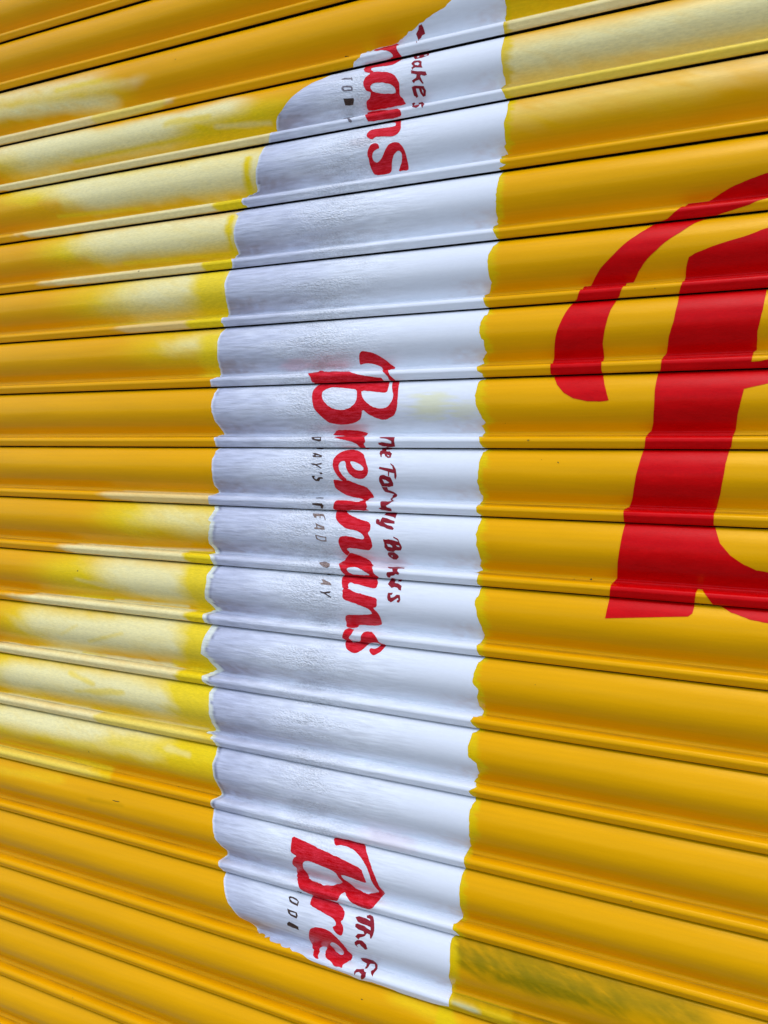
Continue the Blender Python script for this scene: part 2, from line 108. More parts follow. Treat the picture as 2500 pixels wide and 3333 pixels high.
 ["white","white painted wrapper band between the yellow fields",[[-235.4,-485.7,-238.8,-481.8,-239.0,-472.1,-240.8,-469.7,-238.4,-451.9,-238.7,-449.0,-238.1,-435.2,-238.5,-415.8,-237.8,-405.3,-236.3,-395.5,-242.0,-393.4,-235.3,-380.0,-234.3,-376.4,-230.1,-373.4,-229.5,-361.1,-231.2,-348.9,-231.6,-335.2,-231.0,-327.2,-233.5,-325.3,-230.3,-319.0,-237.9,-318.3,-235.6,-306.6,-229.6,-304.2,-237.3,-301.4,-233.1,-299.0,-236.2,-290.3,-237.0,-275.9,-237.3,-264.9,-237.6,-260.0,-237.1,-249.2,-238.8,-246.2,-237.5,-244.5,-243.6,-241.8,-238.7,-231.1,-236.0,-226.0,-233.6,-224.3,-239.4,-216.7,-243.0,-205.8,-242.8,-191.8,-239.9,-177.7,-244.5,-168.1,-249.8,-166.3,-247.1,-157.9,-244.8,-151.4,-241.3,-149.4,-242.3,-141.4,-245.3,-140.4,-248.2,-131.9,-248.5,-123.3,-246.3,-115.1,-243.7,-113.1,-243.2,-103.8,-241.4,-102.0,-247.5,-96.1,-246.1,-91.1,-253.4,-88.5,-249.9,-81.1,-244.8,-78.6,-244.5,-76.2,-241.3,-73.8,-248.8,-70.3,-249.6,-58.4,-249.3,-49.8,-248.5,-44.3,-245.5,-38.3,-242.9,-31.6,-239.4,-26.9,-244.8,-24.1,-241.6,-17.0,-245.7,-11.9,-244.2,-5.8,-240.9,-0.9,-235.9,0.8,-240.8,4.9,-242.8,16.7,-242.8,30.7,-244.1,38.0,-243.0,46.2,-240.0,52.3,-242.5,59.8,-244.6,65.6,-244.1,70.9,-239.0,73.9,-242.5,75.5,-239.0,78.0,-240.5,84.5,-242.5,95.1,-241.4,106.4,-238.0,118.8,-237.1,123.0,-240.0,128.6,-237.1,133.7,-246.3,137.0,-239.7,137.5,-239.7,142.9,-239.7,148.2,-235.8,150.7,-237.0,159.4,-240.5,166.7,-240.0,170.2,-236.7,182.3,-233.5,190.6,-230.9,202.8,-234.7,210.7,-237.3,214.1,-234.5,223.3,-228.7,226.3,-234.6,231.5,-237.8,243.1,-237.5,253.0,-231.6,259.4,-233.3,270.7,-233.2,278.0,-229.0,283.1,-229.8,287.5,-237.3,288.5,-240.0,292.4,-234.5,298.1,-231.3,301.6,-238.0,306.1,-239.9,323.9,-238.6,331.0,-230.2,336.3,-228.7,348.6,-235.7,361.1,-230.7,363.4,-238.1,368.0,-233.4,374.5,-231.0,378.9,-235.7,387.7,-234.6,400.1,-235.3,413.6,-235.0,427.7,-238.5,433.7,-240.2,439.0,-239.5,444.8,-238.4,449.1,-241.8,458.6,-242.1,472.1,-241.7,488.3,-240.8,497.1,-242.0,509.5,-249.0,513.4,-248.9,517.6,-241.5,523.4,-250.2,529.4,-250.8,533.4,-249.3,544.3,-249.1,559.6,-250.1,582.5,-249.2,588.0,-249.3,596.5,-250.0,596.5,-291.7,601.6,-313.9,597.7,-339.9,596.8,-360.8,598.0,-381.4,595.9,-404.7,594.6,-426.8,590.5,-446.3,588.4,-464.5,588.4,-482.6,587.8,-493.1,587.2,-497.2,583.5,-504.9,575.5,-517.1,571.2,-525.8,559.4,-532.7,551.1,-539.9,536.9,-541.9,526.6,-548.9,518.5,-550.9,513.2,-545.4,508.6,-541.3,498.8,-552.6,485.9,-557.5,471.9,-562.9,454.6,-566.6,446.2,-565.4,439.8,-557.6,435.2,-558.9,429.2,-558.1,427.0,-558.8,416.6,-562.7,399.9,-563.5,392.2,-562.8,381.6,-563.7,377.8,-564.7,370.9,-571.8,365.7,-571.0,362.9,-584.3,362.3,-571.8,358.4,-571.5,342.0,-573.4,322.9,-577.3,308.3,-573.1,301.3,-587.0,296.1,-589.7,289.3,-586.3,287.5,-573.6,280.5,-580.4,266.7,-590.1,261.5,-586.7,242.2,-581.2,226.6,-589.8,224.0,-593.1,213.3,-581.1,208.0,-590.1,193.2,-586.2,174.2,-587.6,163.0,-582.5,151.8,-582.2,148.0,-584.9,140.8,-591.4,138.2,-584.3,136.0,-591.8,124.1,-588.1,114.1,-583.8,96.8,-588.7,94.6,-583.9,80.7,-586.6,75.8,-593.2,74.3,-593.9,63.6,-585.1,59.1,-588.4,49.5,-586.3,32.6,-587.2,20.1,-586.9,5.7,-582.4,0.9,-587.4,-0.6,-587.0,-6.3,-591.2,-13.5,-581.8,-15.4,-584.1,-21.9,-589.8,-34.0,-591.6,-45.5,-592.3,-59.0,-591.1,-73.1,-590.2,-72.9,-599.9,-75.3,-599.2,-83.2,-591.3,-85.6,-592.0,-92.5,-589.5,-103.1,-587.8,-125.7,-587.4,-141.6,-583.7,-148.0,-584.3,-152.1,-587.1,-155.0,-586.5,-160.8,-583.6,-168.9,-580.9,-178.0,-580.3,-195.8,-581.0,-211.7,-581.0,-221.0,-578.5,-224.1,-575.9,-226.3,-575.0,-231.5,-578.8,-242.5,-573.1,-244.7,-573.1,-254.2,-572.6,-266.8,-568.6,-288.2,-575.6,-294.0,-557.9,-299.3,-558.7,-301.1,-563.8,-303.1,-565.8,-316.9,-550.5,-320.3,-544.3,-326.7,-549.2,-320.6,-546.6,-330.9,-540.8,-352.1,-537.9,-371.6,-532.0,-374.8,-528.5,-383.9,-525.6,-395.8,-519.8,-405.6,-509.6,-412.5,-490.7,-427.2,-472.5,-438.1,-449.0,-447.2,-419.9,-450.0,-417.6,-454.2,-409.6,-456.6,-407.1,-468.4,-398.4,-468.6,-366.4,-470.0,-354.8,-473.8,-341.4,-477.8,-324.3,-482.8,-308.0,-486.7,-297.9,-492.1,-292.3,-497.2]]],
 ["mark","",[[-435.6,-469.0,-429.8,-468.1,-432.8,-468.1,-435.9,-468.0]]],
 ["mark","",[[-160.1,14.6,-158.4,15.3,-158.7,16.5,-159.7,15.8]]],
 ["mark","",[[-124.3,134.7,-122.7,133.9,-122.2,135.2,-123.3,135.7]]],
 ["mark","",[[-140.6,135.4,-139.5,135.5,-139.9,136.3]]],
 ["mark","",[[-177.0,12.3,-176.0,12.5,-176.4,13.1]]],
 ["mark","",[[-73.8,-156.5,-72.4,-156.1,-72.9,-155.5]]],
 ["mark","",[[-218.5,-26.4,-217.5,-26.1,-218.2,-25.9]]],
 ["mark","",[[-172.4,245.4,-171.4,245.6,-171.9,246.3]]],
 ["mark","",[[-350.3,616.2,-347.2,616.4,-349.1,617.5]]],
 ["mark","",[[-624.7,436.8,-621.7,436.9,-622.4,437.3]]],
 ["mark","",[[-720.2,468.2,-706.1,467.8,-707.9,468.7,-715.5,469.1]]],
]
EDGE_RIGHT = [[-485.7,-235.4],[-481.8,-238.8],[-472.1,-239.0],[-469.7,-240.8],[-451.9,-238.4],[-449.0,-238.7],[-435.2,-238.1],[-415.8,-238.5],[-405.3,-237.8],[-395.5,-236.3],[-393.4,-242.0],[-380.0,-235.3],[-376.4,-234.3],[-373.4,-230.1],[-361.1,-229.5],[-348.9,-231.2],[-335.2,-231.6],[-327.2,-231.0],[-325.3,-233.5],[-319.0,-230.3],[-318.3,-237.9],[-306.6,-235.6],[-304.2,-229.6],[-301.4,-237.3],[-299.0,-233.1],[-290.3,-236.2],[-275.9,-237.0],[-264.9,-237.3],[-260.0,-237.6],[-249.2,-237.1],[-246.2,-238.8],[-244.5,-237.5],[-241.8,-243.6],[-231.1,-238.7],[-226.0,-236.0],[-224.3,-233.6],[-216.7,-239.4],[-205.8,-243.0],[-191.8,-242.8],[-177.7,-239.9],[-168.1,-244.5],[-166.3,-249.8],[-157.9,-247.1],[-151.4,-244.8],[-149.4,-241.3],[-141.4,-242.3],[-140.4,-245.3],[-131.9,-248.2],[-123.3,-248.5],[-115.1,-246.3],[-113.1,-243.7],[-103.8,-243.2],[-102.0,-241.4],[-96.1,-247.5],[-91.1,-246.1],[-88.5,-253.4],[-81.1,-249.9],[-78.6,-244.8],[-76.2,-244.5],[-73.8,-241.3],[-70.3,-248.8],[-58.4,-249.6],[-49.8,-249.3],[-44.3,-248.5],[-38.3,-245.5],[-31.6,-242.9],[-26.9,-239.4],[-24.1,-244.8],[-17.0,-241.6],[-11.9,-245.7],[-5.8,-244.2],[-0.9,-240.9],[0.8,-235.9],[4.9,-240.8],[16.7,-242.8],[30.7,-242.8],[38.0,-244.1],[46.2,-243.0],[52.3,-240.0],[59.8,-242.5],[65.6,-244.6],[70.9,-244.1],[73.9,-239.0],[75.5,-242.5],[78.0,-239.0],[84.5,-240.5],[95.1,-242.5],[106.4,-241.4],[118.8,-238.0],[123.0,-237.1],[128.6,-240.0],[133.7,-237.1],[137.0,-246.3],[137.5,-239.7],[142.9,-239.7],[148.2,-239.7],[150.7,-235.8],[159.4,-237.0],[166.7,-240.5],[170.2,-240.0],[182.3,-236.7],[190.6,-233.5],[202.8,-230.9],[210.7,-234.7],[214.1,-237.3],[223.3,-234.5],[226.3,-228.7],[231.5,-234.6],[243.1,-237.8],[253.0,-237.5],[259.4,-231.6],[270.7,-233.3],[278.0,-233.2],[283.1,-229.0],[287.5,-229.8],[288.5,-237.3],[292.4,-240.0],[298.1,-234.5],[301.6,-231.3],[306.1,-238.0],[323.9,-239.9],[331.0,-238.6],[336.3,-230.2],[348.6,-228.7],[361.1,-235.7],[363.4,-230.7],[368.0,-238.1],[374.5,-233.4],[378.9,-231.0],[387.7,-235.7],[400.1,-234.6],[413.6,-235.3],[427.7,-235.0],[433.7,-238.5],[439.0,-240.2],[444.8,-239.5],[449.1,-238.4],[458.6,-241.8],[472.1,-242.1],[488.3,-241.7],[497.1,-240.8],[509.5,-242.0],[513.4,-249.0],[517.6,-248.9],[523.4,-241.5],[529.4,-250.2],[533.4,-250.8],[544.3,-249.3],[559.6,-249.1],[582.5,-250.1],[588.0,-249.2],[596.5,-249.3]]
EDGE_LEFT = [[-405.6,-519.8],[-395.8,-525.6],[-383.9,-528.5],[-374.8,-532.0],[-371.6,-537.9],[-352.1,-540.8],[-330.9,-546.6],[-326.7,-544.3],[-320.6,-549.2],[-320.3,-550.5],[-316.9,-565.8],[-303.1,-563.8],[-301.1,-558.7],[-299.3,-557.9],[-294.0,-575.6],[-288.2,-568.6],[-266.8,-572.6],[-254.2,-573.1],[-244.7,-573.1],[-242.5,-578.8],[-231.5,-575.0],[-226.3,-575.9],[-224.1,-578.5],[-221.0,-581.0],[-211.7,-581.0],[-195.8,-580.3],[-178.0,-580.9],[-168.9,-583.6],[-160.8,-586.5],[-155.0,-587.1],[-152.1,-584.3],[-148.0,-583.7],[-141.6,-587.4],[-125.7,-587.8],[-103.1,-589.5],[-92.5,-592.0],[-85.6,-591.3],[-83.2,-599.2],[-75.3,-599.9],[-73.1,-591.1],[-72.9,-590.2],[-59.0,-592.3],[-45.5,-591.6],[-34.0,-589.8],[-21.9,-584.1],[-15.4,-581.8],[-13.5,-591.2],[-6.3,-587.0],[-0.6,-587.4],[0.9,-582.4],[5.7,-586.9],[20.1,-587.2],[32.6,-586.3],[49.5,-588.4],[59.1,-585.1],[63.6,-593.9],[74.3,-593.2],[75.8,-586.6],[80.7,-583.9],[94.6,-588.7],[96.8,-583.8],[114.1,-588.1],[124.1,-591.8],[136.0,-584.3],[138.2,-591.4],[140.8,-584.9],[148.0,-582.2],[151.8,-582.5],[163.0,-587.6],[174.2,-586.2],[193.2,-590.1],[208.0,-581.1],[213.3,-593.1],[224.0,-589.8],[226.6,-581.2],[242.2,-586.7],[261.5,-590.1],[266.7,-580.4],[280.5,-573.6],[287.5,-586.3],[289.3,-589.7],[296.1,-587.0],[301.3,-573.1],[308.3,-577.3],[322.9,-573.4],[342.0,-571.5],[358.4,-571.8],[362.3,-584.3],[362.9,-571.0],[365.7,-571.8],[370.9,-564.7],[377.8,-563.7],[381.6,-562.8],[392.2,-563.5],[399.9,-562.7],[416.6,-558.8],[427.0,-558.1],[429.2,-558.9],[435.2,-557.6],[439.8,-565.4],[446.2,-566.6],[454.6,-562.9],[471.9,-557.5],[485.9,-552.6],[498.8,-541.3],[508.6,-545.4],[513.2,-550.9],[518.5,-548.9],[526.6,-541.9],[536.9,-539.9],[551.1,-532.7],[559.4,-525.8],[571.2,-517.1],[575.5,-504.9],[583.5,-497.2]]
STROKES = [
 ["L",-6,"a",[-999.1,-495.8,-807.9,-485.2],23.5,0.55],
 ["C",-6,"a",[-1003.4,-511.2,-843.0,-502.5],19.6,0.55],
 ["C",-6,"a",[-1000.0,-489.7,-800.9,-476.3],9.6,0.75],
 ["C",-6,"a",[-806.0,-492.0,-748.1,-488.7],8.9,0.35],
 ["L",-6,"a",[-886.7,-501.4,-806.1,-500.2],7.0,0.6],
 ["C",-6,"b",[-1001.8,-457.4,-798.3,-457.4],15.5,0.75],
 ["L",-6,"b",[-798.3,-457.4,-720.0,-457.4],15.5,0.5],
 ["L",-5,"m",[-952.4,-417.7,-559.1,-407.7],32.6,0.75],
 ["C",-5,"m",[-978.4,-439.0,-831.3,-427.7],22.5,0.85],
 ["C",-5,"m",[-919.2,-419.9,-714.3,-415.3],27.6,0.95],
 ["C",-5,"m",[-742.5,-426.8,-600.1,-428.6],18.2,0.85],
 ["L",-5,"m",[-686.3,-423.7,-619.9,-420.9],8.2,0.6],
 ["L",-5,"m",[-853.9,-401.3,-637.5,-403.0],4.8,0.8],
 ["C",-5,"m",[-609.4,-407.8,-532.6,-401.1],4.0,0.5],
 ["C",-5,"b",[-941.1,-382.4,-543.3,-382.4],15.5,0.85],
 ["L",-4,"m",[-905.3,-362.3,-545.6,-340.9],44.4,0.8],
 ["C",-4,"m",[-820.5,-354.8,-570.2,-351.2],28.8,1],
 ["C",-4,"m",[-795.8,-340.5,-591.1,-335.8],18.9,0.9],
 ["C",-4,"m",[-921.9,-371.4,-822.6,-360.3],19.7,0.4],
 ["Y",-4,"m",[-988.6,-338.8,-881.3,-333.9],22.3,0.7],
 ["L",-4,"m",[-556.5,-356.8,-560.0,-321.6],7.0,1],
 ["L",-4,"m",[-879.9,-326.5,-732.7,-321.9],3.6,0.8],
 ["C",-4,"b",[-833.2,-307.4,-586.6,-307.4],15.5,0.9],
 ["L",-4,"b",[-586.6,-307.4,-566.4,-307.4],15.5,0.9],
 ["L",-3,"m",[-835.4,-271.9,-573.5,-262.6],35.0,0.8],
 ["C",-3,"m",[-779.3,-280.0,-588.8,-280.8],28.8,1],
 ["C",-3,"m",[-755.7,-264.2,-591.1,-262.4],17.6,0.85],
 ["Y",-3,"m",[-950.3,-260.2,-822.2,-250.5],19.2,0.6],
 ["L",-3,"m",[-579.1,-289.3,-580.7,-246.3],8.2,1],
 ["L",-3,"m",[-754.7,-249.1,-575.8,-245.9],4.3,0.85],
 ["C",-3,"b",[-778.2,-232.4,-600.9,-232.4],15.5,0.8],
 ["L",-3,"b",[-600.9,-232.4,-575.7,-232.4],15.5,0.9],
 ["L",-2,"m",[-717.7,-197.6,-595.4,-194.0],58.6,0.75],
 ["C",-2,"m",[-683.5,-201.1,-628.8,-206.1],38.2,0.9],
 ["L",-2,"m",[-605.6,-221.7,-592.9,-159.1],16.1,0.9],
 ["C",-2,"b",[-643.4,-157.4,-615.2,-157.4],15.5,0.5],
 ["L",-2,"b",[-621.1,-157.4,-585.7,-157.4],15.5,0.9],
 ["L",-1,"m",[-645.0,-125.5,-588.0,-128.5],42.1,0.55],
 ["C",-1,"m",[-638.1,-128.1,-609.4,-129.7],18.6,0.5],
 ["L",-1,"m",[-600.4,-135.4,-600.5,-91.4],11.6,0.85],
 ["C",1,"b",[-657.4,67.6,-597.1,67.6],15.5,0.6],
 ["L",2,"m",[-696.3,94.7,-590.4,92.3],35.3,0.75],
 ["C",2,"m",[-653.3,90.8,-601.5,96.8],23.4,0.65],
 ["C",2,"b",[-725.7,142.6,-606.6,142.6],15.5,0.9],
 ["L",2,"b",[-604.2,142.6,-579.7,142.6],15.5,0.9],
 ["C",2,"m",[-700.2,136.0,-591.3,132.8],1.6,0.9],
 ["L",3,"m",[-794.9,179.5,-584.0,180.1],41.2,0.75],
 ["C",3,"m",[-707.6,169.0,-616.1,174.6],30.3,0.95],
 ["C",3,"m",[-685.3,184.1,-614.2,186.7],22.1,0.9],
 ["C",3,"m",[-801.2,184.4,-741.1,190.7],6.8,0.35],
 ["L",3,"m",[-601.9,157.6,-596.6,202.2],13.9,0.95],
 ["C",3,"m",[-742.8,208.9,-624.0,207.0],2.8,0.95],
 ["L",3,"m",[-821.9,211.1,-723.1,205.0],3.3,0.8],
 ["C",3,"b",[-810.7,217.6,-596.8,217.6],15.5,0.95],
 ["L",3,"b",[-596.8,217.6,-575.3,217.6],15.5,0.9],
 ["L",4,"m",[-863.3,253.1,-580.8,243.4],43.5,0.75],
 ["C",4,"m",[-845.6,249.2,-618.8,239.6],24.8,0.95],
 ["C",4,"m",[-815.6,266.0,-611.1,256.2],22.8,0.9],
 ["L",4,"m",[-775.2,266.0,-717.5,249.3],3.9,0.5],
 ["L",4,"m",[-825.8,262.5,-796.2,246.6],3.5,0.4],
 ["L",4,"m",[-597.6,232.0,-594.2,273.1],14.2,0.95],
 ["C",4,"m",[-873.7,286.5,-639.4,283.4],3.8,0.9],
 ["L",4,"m",[-796.4,284.5,-756.0,285.3],1.9,0.8],
 ["L",4,"m",[-638.0,278.9,-579.6,282.3],7.6,0.9],
 ["C",4,"b",[-883.4,292.6,-604.9,292.6],15.5,0.9],
 ["L",4,"b",[-605.3,292.6,-581.1,292.6],15.5,0.9],
 ["L",5,"m",[-916.5,328.4,-574.7,326.9],52.9,0.75],
 ["C",5,"m",[-892.5,320.7,-730.4,317.6],19.1,0.9],
 ["C",5,"m",[-904.5,333.9,-784.7,333.6],22.8,0.85],
 ["C",5,"m",[-707.3,322.9,-611.8,334.7],32.1,0.9],
 ["L",5,"m",[-806.0,312.4,-762.4,321.7],6.1,0.6],
 ["L",5,"m",[-790.6,334.5,-712.2,325.7],8.1,0.6],
 ["L",5,"m",[-601.4,309.2,-593.5,350.5],18.9,0.9],
 ["C",5,"m",[-931.1,361.1,-779.3,361.2],2.3,0.8],
 ["C",5,"m",[-762.3,363.0,-584.6,358.6],3.1,0.5],
 ["C",5,"b",[-938.9,367.6,-689.2,367.6],15.5,0.85],
 ["C",5,"b",[-689.2,367.6,-587.4,367.6],15.5,0.4],
 ["L",5,"b",[-735.0,367.6,-568.4,367.6],15.5,0.6],
 ["L",6,"m",[-931.3,394.9,-584.8,389.4],40.3,0.7],
 ["C",6,"m",[-909.3,387.8,-686.7,388.1],22.8,0.85],
 ["C",6,"m",[-934.0,389.0,-842.3,386.9],15.0,0.6],
 ["L",6,"m",[-814.4,410.0,-762.0,403.5],9.1,0.5],
 ["L",6,"m",[-719.7,392.9,-574.1,386.1],13.8,0.6],
 ["C",6,"m",[-635.0,388.0,-601.7,390.2],6.8,0.4],
 ["L",6,"m",[-944.6,429.0,-736.2,433.5],5.7,0.8],
 ["C",6,"b",[-934.1,442.6,-860.1,442.6],15.5,0.6],
 ["L",6,"b",[-932.5,442.6,-752.7,442.6],15.5,0.6],
 ["L",7,"m",[-927.1,466.5,-823.2,459.7],11.2,0.35],
 ["O",7,"m",[-757.1,474.5,-702.6,472.4],5.3,0.25],
 ["C",-6,"b",[-232.6,-457.4,-91.6,-457.4],19.3,0.85],
 ["L",-6,"m",[-240.3,-474.2,-185.1,-476.9],11.3,0.25],
 ["L",-5,"m",[-225.6,-405.5,17.1,-405.5],39.0,0.5],
 ["C",-5,"m",[-215.0,-413.8,32.3,-413.0],31.8,0.9],
 ["C",-5,"b",[-219.4,-382.4,33.5,-382.4],15.5,0.55],
 ["L",-6,"m",[-231.1,-468.1,-136.6,-459.8],29.6,0.4],
 ["C",-5,"m",[-134.4,-406.2,33.1,-402.9],7.5,0.4],
 ["L",-5,"b",[-231.7,-382.4,17.8,-382.4],20.5,0.6],
 ["C",-4,"m",[-222.2,-356.8,34.2,-362.1],23.8,0.3],
 ["L",-4,"m",[-231.5,-348.1,-86.8,-346.4],32.0,0.2],
 ["O",8,"m",[-247.1,533.6,-9.9,537.8],30.3,0.6],
 ["O",8,"m",[-234.8,544.5,-80.0,546.2],19.7,0.75],
 ["O",8,"m",[-194.5,549.4,-110.6,548.3],8.3,0.7],
 ["O",8,"b",[-240.2,592.6,-8.7,592.6],15.5,0.65],
 ["O",9,"m",[-161.9,574.1,52.2,557.5],40.0,0.5],
 ["O",9,"m",[-30.5,532.8,51.4,528.0],17.3,0.4],
 ["L",8,"b",[-245.2,592.6,-206.7,592.6],15.5,0.4],
 ["M",-99,"a",[-284.3,588.6,-218.3,592.0],3.4,0.7],
 ["L",-99,"a",[-302.4,606.1,-253.3,610.0],11.3,0.5],
]

# ------------------------------------------------------------------ slat profile: t down the slat (mm), d out of the curtain (mm)
KEYS = [(1.1,5.7),(2,7.0),(5,9.4),(9,12.0),(14,14.4),(20,16.3),(26,17.0),(32,16.6),(38,14.8),(43,12.2),(47,9.4),(50.5,6.4),(53,4.0),(55,2.3),(57,1.2),(58.3,1.0),(58.9,1.6),(59.6,2.4),(60.6,2.7),(61.2,2.6),(61.7,2.5),(62.2,3.4),(62.9,7.6),(63.7,10.9),(65,12.1),(67,12.8),(68.6,12.8),(69.4,12.4),(72,11.1),(74.2,9.9),(74.9,9.0)]
def smooth_keys(K):
    t = np.array([k[0] for k in K]); d = np.array([k[1] for k in K]); m = np.gradient(d, t)
    T = []; D = []
    for i in range(len(K)-1):
        n = 3 if t[i+1]-t[i] > 2.8 else (2 if t[i+1]-t[i] > 1.4 else 1)
        for q in range(n):
            u = q/n; h = t[i+1]-t[i]
            T.append(t[i]+u*h)
            D.append((2*u**3-3*u*u+1)*d[i]+(u**3-2*u*u+u)*h*m[i]+(-2*u**3+3*u*u)*d[i+1]+(u**3-u*u)*h*m[i+1])
    T.append(t[-1]); D.append(d[-1])
    return np.array(T), np.array(D)
PT, PD = smooth_keys(KEYS)
NECK = [(-14.0,2.4),(-13.0,-1.0),(-4.0,-1.5),(-1.2,1.2),(0.1,4.6)]      # hidden hook above the visible face
LIP = [(74.9,7.6),(73.8,6.6),(70.5,6.4)]                              # the bead curling back in
PN = np.stack([-np.gradient(PD, PT)*-1, np.ones_like(PD)], 1)          # (dD/dT, 1) -> outward normal is (y=-1, z=dD/dT)
PN /= np.linalg.norm(PN, axis=1)[:, None]
DREF = 10.0
J0, J1 = -11, 18
NSEAM0 = -13
def seam_z(k):
    i = k-NSEAM0
    if i < len(SEAM_Z): return SEAM_Z[i]
    return SEAM_Z[-1]-75*(i-len(SEAM_Z)+1)
def to_world(x, j, t, d):
    zt, zb = seam_z(j-1), seam_z(j)
    return (x/1000.0, -(d-DREF)/1000.0, (zb+(75.0-t)/75.0*(zt-zb))/1000.0-GROUND)

# ------------------------------------------------------------------ hand-painted colour, evaluated over the sheet
def hash01(i, j, k=0):
    n = (i*374761393+j*668265263+k*974634777) & 0xffffffff
    n = ((n ^ (n >> 13))*1274126177) & 0xffffffff
    return ((n ^ (n >> 16)) & 0xffff)/65535.0
def vnoise(x, y, k=0):
    xi = np.floor(x).astype(np.int64); yi = np.floor(y).astype(np.int64)
    fx = x-xi; fy = y-yi; fx = fx*fx*(3-2*fx); fy = fy*fy*(3-2*fy)
    a = hash01(xi, yi, k); b = hash01(xi+1, yi, k); c = hash01(xi, yi+1, k); e = hash01(xi+1, yi+1, k)
    return (a*(1-fx)+b*fx)*(1-fy)+(c*(1-fx)+e*fx)*fy
def fbm(x, y, k=0, n=4):
    r = 0; a = 0.5
    for q in range(n):
        r = r+a*vnoise(x*2**q, y*2**q, k+q); a *= 0.5
    return r/(1-0.5**n)
def sstep(a, b, v):
    u = np.clip((v-a)/(b-a), 0, 1); return u*u*(3-2*u)
PAL = dict(C=(0.95, 0.86, 0.44), L=(0.92, 0.68, 0.012), K=(0.82, 0.58, 0.002), Y=(0.86, 0.415, 0.0002), O=(0.25, 0.185, 0.001), M=(0.50, 0.58, 0.40), W=(0.8, 0.82, 0.78))
ER = np.array(EDGE_RIGHT); EL = np.array(EDGE_LEFT)
def edge_right(s): return np.interp(s, ER[:, 0], ER[:, 1])
def edge_left(s): return np.interp(s, EL[:, 0], EL[:, 1])
def seg_dist(x, s, P, kx=0.6):
    best = np.full(x.shape, 1e9)
    for i in range(0, len(P)-2, 2):
        ax, ay, bx, by = P[i], P[i+1], P[i+2], P[i+3]
        dx, dy = bx-ax, by-ay; L = dx*dx+dy*dy+1e-9
        u = np.clip(((x-ax)*dx+(s-ay)*dy)/L, 0, 1)
        best = np.minimum(best, np.hypot((x-ax-u*dx)*kx, s-ay-u*dy))
    return best
def field_colour(x, s, slat, t):
    """yellow ground colour with the cream, lemon and olive brushwork"""
    col = np.tile(np.array(PAL['Y']), (len(x), 1))
    rough = np.zeros(len(x))
    v = fbm(x/90+7, s/22, 3)
    col *= (0.95+0.10*v)[:, None]
    # brushwork follows slanting strokes: warp and fray the edges along them
    ang = 0.42
    p = x*math.cos(ang)+s*math.sin(ang); q = -x*math.sin(ang)+s*math.cos(ang)
    n1 = fbm(p/34, q/9, 11)-0.5; n2 = fbm(p/12, q/3.0, 17)-0.5; n3 = fbm(x/60, s/26, 23)-0.5
    main = t < 61.3
    lo = x.min(); hi = x.max()
    for kind, sl, reg, P, w, st in STROKES:
        if sl != -99 and sl != slat: continue
        if kind == 'L' and w > 12: w = w*1.25; st = min(1.0, st*1.12)
        xs = P[0::2]; ys = P[1::2]
        if sl == -99 and (s.max() < min(ys)-20 or s.min() > max(ys)+20): continue
        dd = seg_dist(x, s, P, (0.07 if kind == 'C' else 0.4) if reg == 'b' else (0.33 if kind in 'CL' and w > 8.5 else 0.8))
        dd = dd+(n1*0.8+n2*0.16+n3*0.6)*min(w, 24)*0.8*(0.35 if reg == 'b' else 1.0)
        h = w*0.5
        soft = max(3.0, h*0.95) if reg != 'b' else 2.0
        big = kind in 'CLO' and w > 8.5 and reg != 'b'
        a = st*(1-sstep(h*(0.1 if kind == 'C' else 0.2), h*(2.3 if kind == 'C' else 1.75), dd)) if big else st*(1-sstep(h-soft*0.7, h+soft*0.7, dd))
        if big: a = np.clip(a*(1.08+1.5*n1*(1.15-a)+0.7*n2*(1.15-a)), 0, 0.95)
        if reg == 'm': a = a*main
        if reg == 'b': a = a*(t >= 60.5)
        if kind == 'C': a = a*np.clip(0.97+0.22*n2+0.3*n1, 0, 1)
        if kind == 'O': a = a*np.clip(0.9+1.1*n2+0.5*n1, 0, 1)
        c = np.array(PAL[kind])
        col = col*(1-a[:, None])+c*a[:, None]
        if kind != 'Y': rough = np.maximum(rough, a)
    # uneven brown darkening in the fold under the ridge and along the joints
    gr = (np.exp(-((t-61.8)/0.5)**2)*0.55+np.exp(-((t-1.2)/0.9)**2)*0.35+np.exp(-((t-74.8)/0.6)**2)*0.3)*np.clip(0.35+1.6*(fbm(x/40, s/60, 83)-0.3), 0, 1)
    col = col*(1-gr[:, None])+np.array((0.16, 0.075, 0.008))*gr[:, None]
    # lemon crescents where the yellow was cut in against the white
    e = x-edge_right(s)
    r = hash01(np.int64(slat), np.int64(5))
    wdt = (6.5+4.5*r)*(0.45+0.55*sstep(2, 14, t)*(1-sstep(46, 55, t)))
    a = (0.97-0.15*r)*(1-sstep(wdt*0.5, wdt*1.3, e+(n2*10+n1*8)))*(e > -12)*(slat >= -8)*(slat <= 10)
    col = col*(1-a[:, None])+np.array(PAL['K'])*a[:, None]
    rough = np.maximum(rough, a*0.7)
    return col, rough
